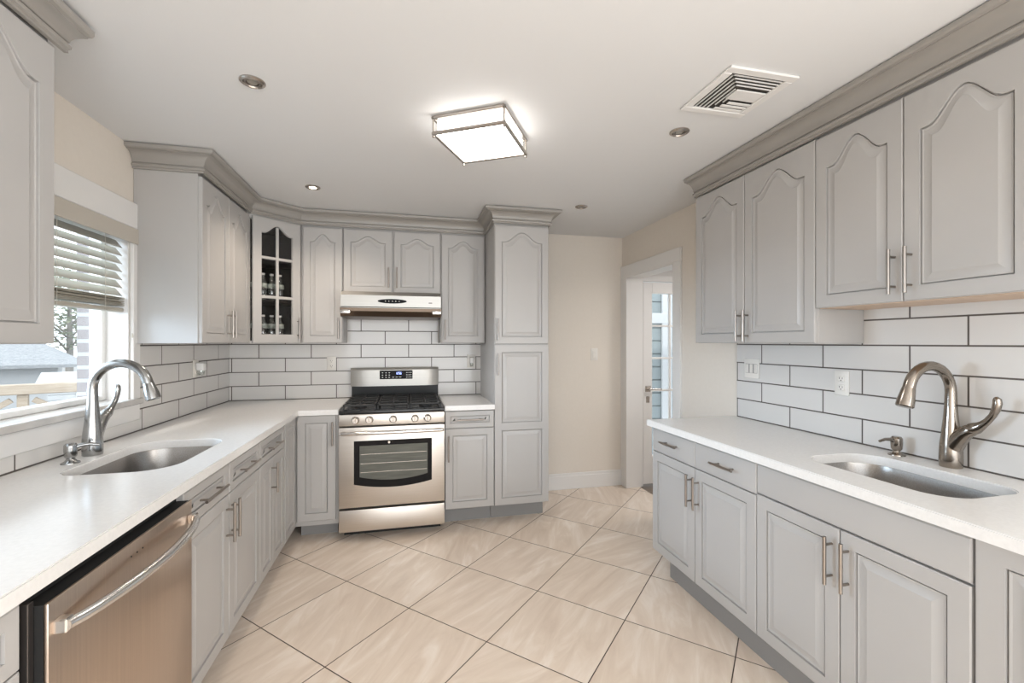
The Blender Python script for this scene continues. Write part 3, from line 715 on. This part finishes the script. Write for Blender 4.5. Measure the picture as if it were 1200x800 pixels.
# ------------------------------------------------------------ gas range
def gas_range():
    X0, X1 = -.461, .262; W = X1-X0
    t = thing('gas_range', 'freestanding stainless gas range with five knobs and black grates', 'range', (X0, 3.24, 0))
    D = YBt-3.24-.004
    MB().box(.002, W-.002, .055, D, .07, .885, .002).build('body', M['dark_steel'], t)
    MB().box(.02, W-.02, .13, D-.02, 0, .068).build('base', M['rubber'], t, smooth=False)
    MB().box(.001, W-.001, 0, .052, .067, .218, .004, 2).build('bottom_drawer', M['steel'], t)
    MB().box(.004, W-.004, .03, .054, .219, .233).build('gap', M['rubber'], t, smooth=False)
    door_ = MB().box(.001, W-.001, -.002, .052, .234, .790, .004, 2).build('oven_door', M['steel'], t)
    # window: black glass with bowed lower edge, and the see-through centre
    def bowed(x0, x1, z0, z1, y, bow, K=20):
        pts = [(x1, y, z1), (x0, y, z1)]
        for i in range(K+1):
            s = -1+2*i/K; pts.append(((x0+x1)/2+s*(x1-x0)/2, y, z0-bow*(1-s*s)))
        return pts
    MB().loops([bowed(.100, W-.092, .395, .695, -.0021, .032), bowed(.100, W-.092, .395, .695, -.0045, .032)]).build('glass', M['ovenglass'], door_)
    MB().loops([bowed(.138, W-.122, .445, .660, -.0046, .030), bowed(.138, W-.122, .445, .660, -.0052, .030)]).build('oven_window', M['ovenwin'], door_)
    rk = MB()
    for z in (.475, .535, .60): rk.box(.145, W-.13, -.0058, -.0053, z, z+.0025)
    rk.build('oven_rack', M['nickel'], door_)
    lg = MB(); lg.lathe([(.0005,.0005),(.008,.0005),(.008,-.0005)], (.335, -.005, .678), 14, 'y').build('badge', M['nickel'], door_)
    h = MB(); z = .757
    h.tube([(.012,-.045,z),(.03,-.050,z),(W/2,-.056,z),(W-.03,-.050,z),(W-.012,-.045,z)], [.012,.013,.013,.013,.012], 16)
    for x in (.035, W-.035): h.box(x-.012, x+.012, -.046, -.001, z-.010, z+.010, .003)
    h.build('handle', M['steel_bright'], door_)
    # control panel with five knobs
    MB().box(0, W, -.004, .052, .800, .880, .006, 2).build('control_panel', M['steel'], t)
    for x in (.110, .202, .362, .512, .600):
        k = MB(); k.lathe([(.026,0),(.027,.004),(.022,.008),(.0205,.026),(.018,.030),(.001,.030)], (x, -.0042, .840), 24, 'y')
        k.box(x-.005, x+.005, -.040, -.030, .820, .860, .002); k.build('knob', M['nickel'], t)
    # cooktop
    ct = MB(); ct.box(0, W, .000, D-.065, .881, .905, .006, 2).box(.03, W-.03, .04, D-.09, .903, .909, .002)
    ct.build('cooktop', M['black'], t)
    for (x, y, r) in ((.13,.16,.045),(.13,.43,.038),(W/2,.30,.050),(W-.13,.16,.050),(W-.13,.43,.038)):
        b = MB(); b.lathe([(r,.909),(r,.918),(r*.8,.920),(r*.8,.928),(.001,.930)], (x, y, 0), 24); b.build('burner', M['iron'], t)
    gw = (W-.04)/3
    for i in range(3):
        gx0 = .02+gw*i+.004; gx1 = gx0+gw-.008; y0, y1 = .035, D-.095; gz0, gz1 = .930, .944; gm = MB()
        for x in (gx0, gx1-.012): gm.box(x, x+.012, y0, y1, gz0, gz1, .003)
        for y in (y0, (y0+y1)/2-.006, y1-.012): gm.box(gx0, gx1, y, y+.012, gz0, gz1, .003)
        for yc in (.16, .43):
            gm.box(gx0, gx1, yc-.005, yc+.005, gz0+.003, gz1+.003, .003)
        xc = (gx0+gx1)/2; gm.box(xc-.005, xc+.005, y0, y1, gz0+.003, gz1+.003, .003)
        for x in (gx0, gx1-.012):
            for y in (y0, y1-.012): gm.box(x, x+.012, y, y+.012, .905, gz0, .002)
        gm.build('grate', M['iron'], t)
    # backguard
    MB().box(.012, W-.006, D-.062, D, .886, 1.02, .003).build('backguard_base', M['dark_gloss'], t)
    bgp = MB(); K = 14; la = []; lb = []
    for i in range(K+1):
        s = -1+2*i/K; x = W/2+s*(W/2-.004); y = D-.10+.030*max(0, abs(s)-.80)/.20
        la.append((x, y)); 
    ring = la+[(la[-1][0], D), (la[0][0], D)]
    bgp.loops([[(x, y, 1.016) for x, y in ring], [(x, y, 1.15) for x, y in ring], [(x, y+(.008 if i <= K else 0), 1.165) for i, (x, y) in enumerate(ring)]])
    bgp.build('backguard', M['hood_steel'], t, angle=25)
    px0, px1, pz0, pz1 = .236, .502, 1.073, 1.145; py = D-.101
    p = MB().box(px0, px1, py-.003, py, pz0, pz1, .001).build('control_display', M['display'], t)
    k = MB()
    for x in (.018,.046,.072,.215,.232,.248):
        for z in (.012,.031,.050): k.box(px0+x, px0+x+.010, py-.0038, py-.003, pz0+z, pz0+z+.006)
    for x in (.10,.128,.156): k.box(px0+x, px0+x+.018, py-.0038, py-.003, pz0+.014, pz0+.018)
    k.build('display_keys', M['ink'], p)
    dg = MB(); seg = {'0':'abcdef','1':'bc','2':'abged','5':'afgcd','6':'afgecd'}
    def digit(ch, x, z, s):
        g = {'a':(0,1,1,1),'b':(1,.5,1,1),'c':(1,0,1,.5),'d':(0,0,1,0),'e':(0,0,0,.5),'f':(0,.5,0,1),'g':(0,.5,1,.5)}
        for q in seg[ch]:
            a = g[q]; x0 = x+a[0]*s*.5; z0 = z+a[1]*s; x1 = x+a[2]*s*.5; z1 = z+a[3]*s
            dg.box(x0-.0009, x1+.0009, py-.0038, py-.003, z0-.0009, z1+.0009)
    digit('1', px0+.128, pz0+.040, .016); digit('2', px0+.140, pz0+.040, .016); digit('5', px0+.154, pz0+.040, .016); digit('6', px0+.166, pz0+.040, .016)
    dg.build('clock_digits', M['digits'], p)
M['dark_gloss'] = mat('dark_gloss_panel', (.012,.012,.012), .3, **{'Specular IOR Level': .25})
gas_range()

# ------------------------------------------------------------ range hood
def hood():
    X0, X1 = -.480, .250; W = X1-X0
    t = thing('range_hood', 'slim stainless under-cabinet range hood above the gas range', 'range hood', (X0, 3.46, 1.57))
    D = YBt-3.46-.003
    b = MB()
    prof = [(.03, .19), (.0, .160), (.0, .075), (.012, .070), (.012, .05), (.02, .045), (D, .045), (D, .19)]
    b.loops([[(0, y, z) for y, z in prof], [(W, y, z) for y, z in prof]]); b.build('shell', M['hood_steel'], t)
    v = MB(); v.loops([[(-.004, y, z) for y, z in ((.004,.066),(.004,.042),(.035,.004),(.055,.0),(D,.0),(D,.044),(.02,.044))], [(W+.004, y, z) for y, z in ((.004,.066),(.004,.042),(.035,.004),(.055,.0),(D,.0),(D,.044),(.02,.044))]])
    v.build('visor', M['hood_dark'], t)
    e = MB()
    for x in (-.006, W-.068): e.box(x, x+.074, -.002, .05, .022, .052, .008, 2)
    e.build('corner_cap', M['steel_bright'], t)
    o = MB(); K = 28; el = [(W*.505+.106*math.cos(2*PI*k/K), -.0005, .118+.017*math.sin(2*PI*k/K)) for k in range(K)]
    o.loops([el, [(x, -.004, z) for x, y, z in el]]); cp = o.build('control_panel', M['display'], t)
    k = MB()
    for i in range(5): k.lathe([(.0005,.0048),(.003,.0048),(.003,.004)], (W*.505-.05+.025*i, 0, .118), 8, 'y')
    k.build('button', M['nickel'], cp)
    MB().box(W-.092, W-.066, -.0012, .0, .106, .113).build('badge', M['dark_steel'], t, smooth=False)
M['hood_dark'] = mat('hood_bronze', (.13,.095,.07), .3, .9)
hood()

# ------------------------------------------------------------ ceiling fixtures
def ceiling_lamp():
    xa, xb, ya, yb = .113, .405, 1.825, 2.13
    cx, cy = .340, 2.060
    t = thing('ceiling_light', 'square flush-mount ceiling light with nickel frame and white glass', 'ceiling light', (cx, cy, ZC-.085), math.radians(LAMP_ROT))
    a = .166; H = .085
    MB().box(-a, a, -a, a, H-.006, H-.0005, .001).build('canopy', M['nickel'], t)
    MB().box(-a+.012, a-.012, -a+.012, a-.012, .012, H-.012, .004).build('side_glass', M['lamp_side'], t)
    f = MB()
    for z0, z1, o_ in ((-.004, .010, .006), (H-.020, H-.008, .008)):
        for s in (-1, 1):
            f.box(-a-o_, a+o_, s*a-.008, s*a+.008, z0, z1, .003).box(s*a-.008, s*a+.008, -a-o_, a+o_, z0, z1, .003)
    for sx in (-1, 1):
        for sy in (-1, 1):
            f.cyl((sx*a, sy*a, -.008), (sx*a, sy*a, H-.006), .0045, 10)
            f.lathe([(.001,-.016),(.006,-.013),(.006,-.006),(.003,-.002)], (sx*a, sy*a, 0), 10)
    f.build('frame', M['nickel'], t)
    MB().box(-a+.009, a-.009, -a+.009, a-.009, .000, .0115, .004).build('diffuser', M['lamp'], t)
LAMP_ROT = -31
ceiling_lamp()

def downlight(label, x, y, lit):
    t = thing('recessed_light', label, 'ceiling light', (x, y, ZC-.006), 0, 'small recessed ceiling lights')
    MB().lathe([(.030,.0055),(.046,.0055),(.046,.002),(.040,-.002),(.034,-.003),(.031,.001),(.030,.0055)], n=28).build('trim_ring', M['nickel'], t)
    MB().lathe([(.029,.0055),(.029,.001),(.023,.000),(.022,.0055)], n=24).build('gimbal', M['pull'], t)
    MB().lathe([(.001,.0005),(.018,.001),(.021,.0045),(.021,.0055)], n=20).build('bulb', M['bulb'] if lit else M['bulb_off'], t)
downlight('unlit nickel recessed light in the ceiling nearest the left window', -.585, 1.905, False)
downlight('glowing nickel recessed light in the ceiling before the glass corner cabinet', -.60, 3.11, True)
downlight('unlit nickel recessed light in the ceiling beside the air vent', 1.27, 1.89, False)
downlight('unlit nickel recessed light in the ceiling near the pantry', 1.26, 3.10, False)
light('downlight_beam', 'SPOT', (-.60, 3.11, ZC-.02), (0,0,0), 24, (1,.86,.72), spot_size=math.radians(140), spot_blend=.8, shadow_soft_size=.03)

def vent():
    x0, x1, y0, y1 = 1.147, 1.449, 1.388, 1.70
    t = thing('ceiling_vent', 'white square louvered air vent in the ceiling above the right counter', 'vent', (x0, y0, ZC-.012))
    W, H = x1-x0, y1-y0; fw = .034
    f = MB(); f.box(0, W, 0, fw, .002, .0118, .003).box(0, W, H-fw, H, .002, .0118, .003).box(0, fw, fw, H-fw, .002, .0118, .003).box(W-fw, W, fw, H-fw, .002, .0118, .003)
    f.build('frame', M['white'], t)
    MB().box(fw-.002, W-fw+.002, fw-.002, H-fw+.002, .0105, .0117).build('duct_opening', M['groove'], t, smooth=False)
    for k in range(7):
        o = fw+.010+.0185*k; oy = fw+.010+.0185*k
        s = MB()
        if k < 4:
            s.box(o, o+.0045, oy, H-fw-.003, .005, .0085).box(o, W-fw-.002, oy, oy+.0045, .005, .0085)
        else:
            s.box(o, o+.0045, fw+.092, H-fw-.01-.024*(k-3), .005, .0085)
        s.build('louver', M['white'], t, smooth=False)
    MB().box(fw+.096, W-fw-.001, fw+.092, fw+.160, .004, .0095, .002).build('louver', M['white'], t, smooth=False)
    for k in range(3):
        yy = H-fw-.020-.024*k; MB().box(fw+.098+.014*k, W-fw-.001, yy, yy+.017, .004, .0085, .002).build('louver', M['white'], t, smooth=False)
vent()

# ------------------------------------------------------------ switches and outlets
def plate(name, label, loc, rotz, kind, cat, group='wall plates'):
    """front faces local -y"""
    t = thing(name, label, cat, loc, rotz, group)
    W = .118 if kind == 'triple' else .072
    MB().box(-W/2, W/2, -.006, 0, -.058, .058, .0025, 2).build('cover_plate', M['almond'], t)
    if kind == 'triple':
        MB().box(-.0465, .0465, -.0063, -.0055, -.028, .028).build('gap_shade', M['plate_line'], t, smooth=False)  # grey sheet standing in for the shadow gaps around the rockers
        for x in (-.034, 0, .034): MB().box(x-.011, x+.011, -.009, -.005, -.026, .026, .002).build('rocker', M['almond'], t)
    elif kind == 'switch':
        MB().box(-.017, .017, -.010, -.005, -.034, .034, .002).build('rocker', M['almond'], t)
    else:
        for z in (-.021, .021):
            MB().box(-.016, .016, -.009, -.005, z-.014, z+.014, .004, 2).build('receptacle', M['almond'], t)
            s = MB().box(-.008, -.006, -.0095, -.0085, z-.002, z+.007).box(.006, .008, -.0095, -.0085, z-.002, z+.006).lathe([(.0005,.0095),(.0025,.0095),(.0025,.0085)], (0, 0, z-.008), 8, 'y')
            s.build('slots', M['groove'], t, smooth=False)
    return t
M['plate_line'] = mat('plate_shadow_gap', (.40,.38,.35), .6)
M['almond'] = mat('almond_plastic', (.76,.73,.68), .35)
yb = YB-.0093
plate('electrical_outlet', 'white duplex outlet in the back tiles just left of the range', (-.615, yb, 1.203), 0, 'duplex', 'outlet')
plate('electrical_outlet', 'white duplex outlet in the back tiles beside the pantry', (.553, yb, 1.212), 0, 'duplex', 'outlet')
plate('light_switch', 'white rocker switch on the beige wall between pantry and doorway', (1.735, YB-.0002, 1.265), 0, 'switch', 'light switch')
plate('electrical_outlet', 'white duplex outlet in the right wall tiles behind the right sink', (XR-.0093, 1.702, 1.185), -PI/2, 'duplex', 'outlet')
plate('light_switch', 'white triple rocker switch plate in the right wall tiles by the doorway', (XR-.0093, 2.272, 1.222), -PI/2, 'triple', 'light switch')
plate('electrical_outlet', 'white duplex outlet on the left wall tiles near the corner', (XL+.0093, 3.36, 1.205), PI/2, 'duplex', 'outlet')
def plugin(name, label, loc, rotz, s=1.0):
    t = thing(name, label, 'plug-in', loc, rotz, 'plug-in gadgets')
    MB().box(-.024*s, .024*s, -.045, 0, -.005, .048, .008, 3).build('housing', M['white_gloss'], t)
    MB().lathe([(.001,-.032),(.014*s,-.030),(.017*s,-.018),(.017*s,-.003),(.010*s,.0),(.001,.0)], (0, -.022, -.003), 18).build('vial', M['bottle'], t)
plugin('plug_in_air_freshener', 'white plug-in air freshener in the left wall outlet', (XL+.0186, 3.37, 1.195), PI/2, 1.15)
plugin('plug_in_night_light', 'small white plug-in in the back wall outlet beside the pantry', (.553, YB-.0186, 1.20), 0, .8)

M['siding'] = mat('white_siding', (.55,.56,.57), .6)
M['porch'] = mat('pale_blue_siding', (.28,.32,.33), .7)
pw = MB()
pw.box(1.8, 5.6, 5.1, 5.2, -.1, 2.9)
for i in range(18): pw.box(1.8, 5.6, 5.085, 5.1, -.08+.165*i, .07+.165*i, .004)
struct(pw.build('wall_porch', M['porch'], smooth=False))
struct(MB().box(2.78, 2.92, 5.05, 5.08, -.1, 1.75, .004).box(3.15, 3.29, 5.05, 5.08, -.1, 2.6, .004).box(2.78, 3.29, 5.045, 5.08, 1.62, 1.75, .004).build('trim_3', M['siding'], smooth=False))
# ------------------------------------------------------------ outside the kitchen window
M['brick'] = tile_material('pale_brick', 1, 0, .20, .066, 0, (.19,.16,.15), (.30,.29,.28), .010, .8)
GZ0 = -.75
M['ground'] = add_noise(mat('pale_ground', (.55,.55,.53), .9), 3, (.22,.22,.21), (.32,.32,.31))
struct(MB().box(-60, XL-.5, -20, 70, GZ0-.2, GZ0).build('ground', M['ground'], smooth=False))
mb = MB(); bw = .12
pier = MB().box(XL-.222, XL-.157, WY1-.005, WY1+.6, GZ0, 2.6).build('brick_pier', M['brick'], smooth=False)
tag(pier, 'brick edge of the outside wall seen through the window beside the sash', 'brick wall')

M['shingle'] = add_noise(mat('grey_shingle', (.42,.44,.47), .9), 14, (.24,.25,.26), (.36,.37,.38), stretch=(1,1,4))
M['fencewood'] = add_noise(mat('tan_lumber', (.62,.48,.34), .8), 5, (.38,.31,.24), (.48,.40,.32), stretch=(1,1,8))
def garage():
    t = thing('garage', 'low white neighbouring garage seen through the window beside the brick edge', 'garage', (-8.65, 13.3, GZ0), math.radians(31))
    b = MB(); b.box(0, 3.2, 0, 1.9, 0, 1.1)
    for i in range(8): b.box(-.01, 3.21, -.02, 1.9, .135*i+.01, .135*i+.125, .008)
    b.build('wall', M['siding'], t)
    r = MB(); r.loops([[(-.2,-.2,1.08),(3.4,-.2,1.08),(3.4,2.1,1.22),(-.2,2.1,1.22)], [(-.2,-.2,1.15),(3.4,-.2,1.15),(3.4,2.1,1.29),(-.2,2.1,1.29)]])
    r.build('roof', M['siding'], t, smooth=False)
    MB().box(.5, 2.7, -.05, -.02, .02, .95, .01).build('garage_door', M['siding'], t)
garage()
def gable_house():
    t = thing('neighbour_house', 'grey shingle hip-roofed neighbouring house beyond the window', 'house', (-12.7, 15.9, GZ0), math.radians(31))
    MB().box(-6, 2.2, 0, 5, 0, 1.4).build('wall', M['siding'], t)
    def up(A): return [(x, y, z+.10) for x, y, z in A]
    for A in ([(-6.3,-.6,1.35),(2.7,-.6,1.35),(.0,2.5,3.1),(-6.3,2.5,3.1)], [(2.7,-.6,1.35),(2.7,5.6,1.35),(0,2.5,3.1)], [(2.7,5.6,1.35),(-6.3,5.6,1.35),(-6.3,2.5,3.1),(0,2.5,3.1)]):
        r = MB(); r.loops([A, up(A)]); r.build('roof', M['shingle'], t, smooth=False)
gable_house()
def fence():
    t = thing('wooden_fence', 'tan timber fence with cross braces beyond the window', 'fence', (-6.4, 7.7, GZ0), math.radians(28))
    p = MB()
    for i in range(5): p.box(-1.7+i*.85, -1.58+i*.85, 0, .1, 0, 1.35, .01)
    p.build('post', M['fencewood'], t)
    r = MB(); r.box(-2.0, 2.1, -.05, .15, 1.35, 1.5, .01).box(-2, 2, .02, .08, .75, .85, .01).box(-2, 2, .02, .08, .1, .2, .01)
    for i in range(4):
        m = Matrix.Translation((-1.22+i*.85, .05, 1.05)) @ Matrix.Rotation(math.radians(35 if i % 2 else -35), 4, 'Y'); r.box(-.38, .38, -.03, .03, -.04, .04, .005, mat=m)
    r.build('rail', M['fencewood'], t)
    tt = bpy.data.objects
fence()
M['leaf'] = add_noise(mat('pale_foliage', (.35,.42,.28), .9), 5, (.20,.23,.18), (.36,.37,.27))
M['bark'] = mat('bark', (.26,.24,.22), .9)
def tree(label, loc, H, R, n, seed):
    rnd = random.Random(seed)
    t = thing('tree', label, 'tree', loc, 0, 'trees beyond the window')
    tr = MB(); tr.tube([(0,0,0),(.05,0,H*.3),(0,.05,H*.6),(0,0,H*.95)], [.16,.13,.09,.03], 8)
    for i in range(14):
        a = rnd.uniform(0, 2*PI); z = H*rnd.uniform(.3, .8); l = R*rnd.uniform(.6, 1)
        tr.tube([(0,0,z),(math.cos(a)*l*.5, math.sin(a)*l*.5, z+l*.35),(math.cos(a)*l, math.sin(a)*l, z+l*.5)], [.05,.03,.01], 5)
    tr.build('trunk', M['bark'], t)
    f = MB()
    for i in range(n):
        a = rnd.uniform(0, 2*PI); ph = math.acos(rnd.uniform(-1, 1)); rr = R*rnd.uniform(.5, 1)**.5
        c_ = Vector((rr*math.sin(ph)*math.cos(a), rr*math.sin(ph)*math.sin(a), H*.68+H*.36*math.cos(ph)*rnd.uniform(.4, 1)))
        q = Matrix.Rotation(rnd.uniform(0, 6), 3, 'Z') @ Matrix.Rotation(rnd.uniform(0, 3), 3, 'X'); s = rnd.uniform(.05, .11)
        f.poly([c_+q@Vector(v)*s for v in ((-1,-.4,0),(1,-.5,.2),(1.2,.5,0),(-.6,.6,.2))])
    f.build('foliage', M['leaf'], t, smooth=False)
tree('leafy tree behind the garage seen through the window near the brick edge', (-15.2, 24.6, GZ0), 5.6, 2.6, 2600, 1)
tree('pale sparse tree behind the grey-roofed house beyond the window', (-21.5, 23.5, GZ0), 6.8, 3.2, 2200, 2)
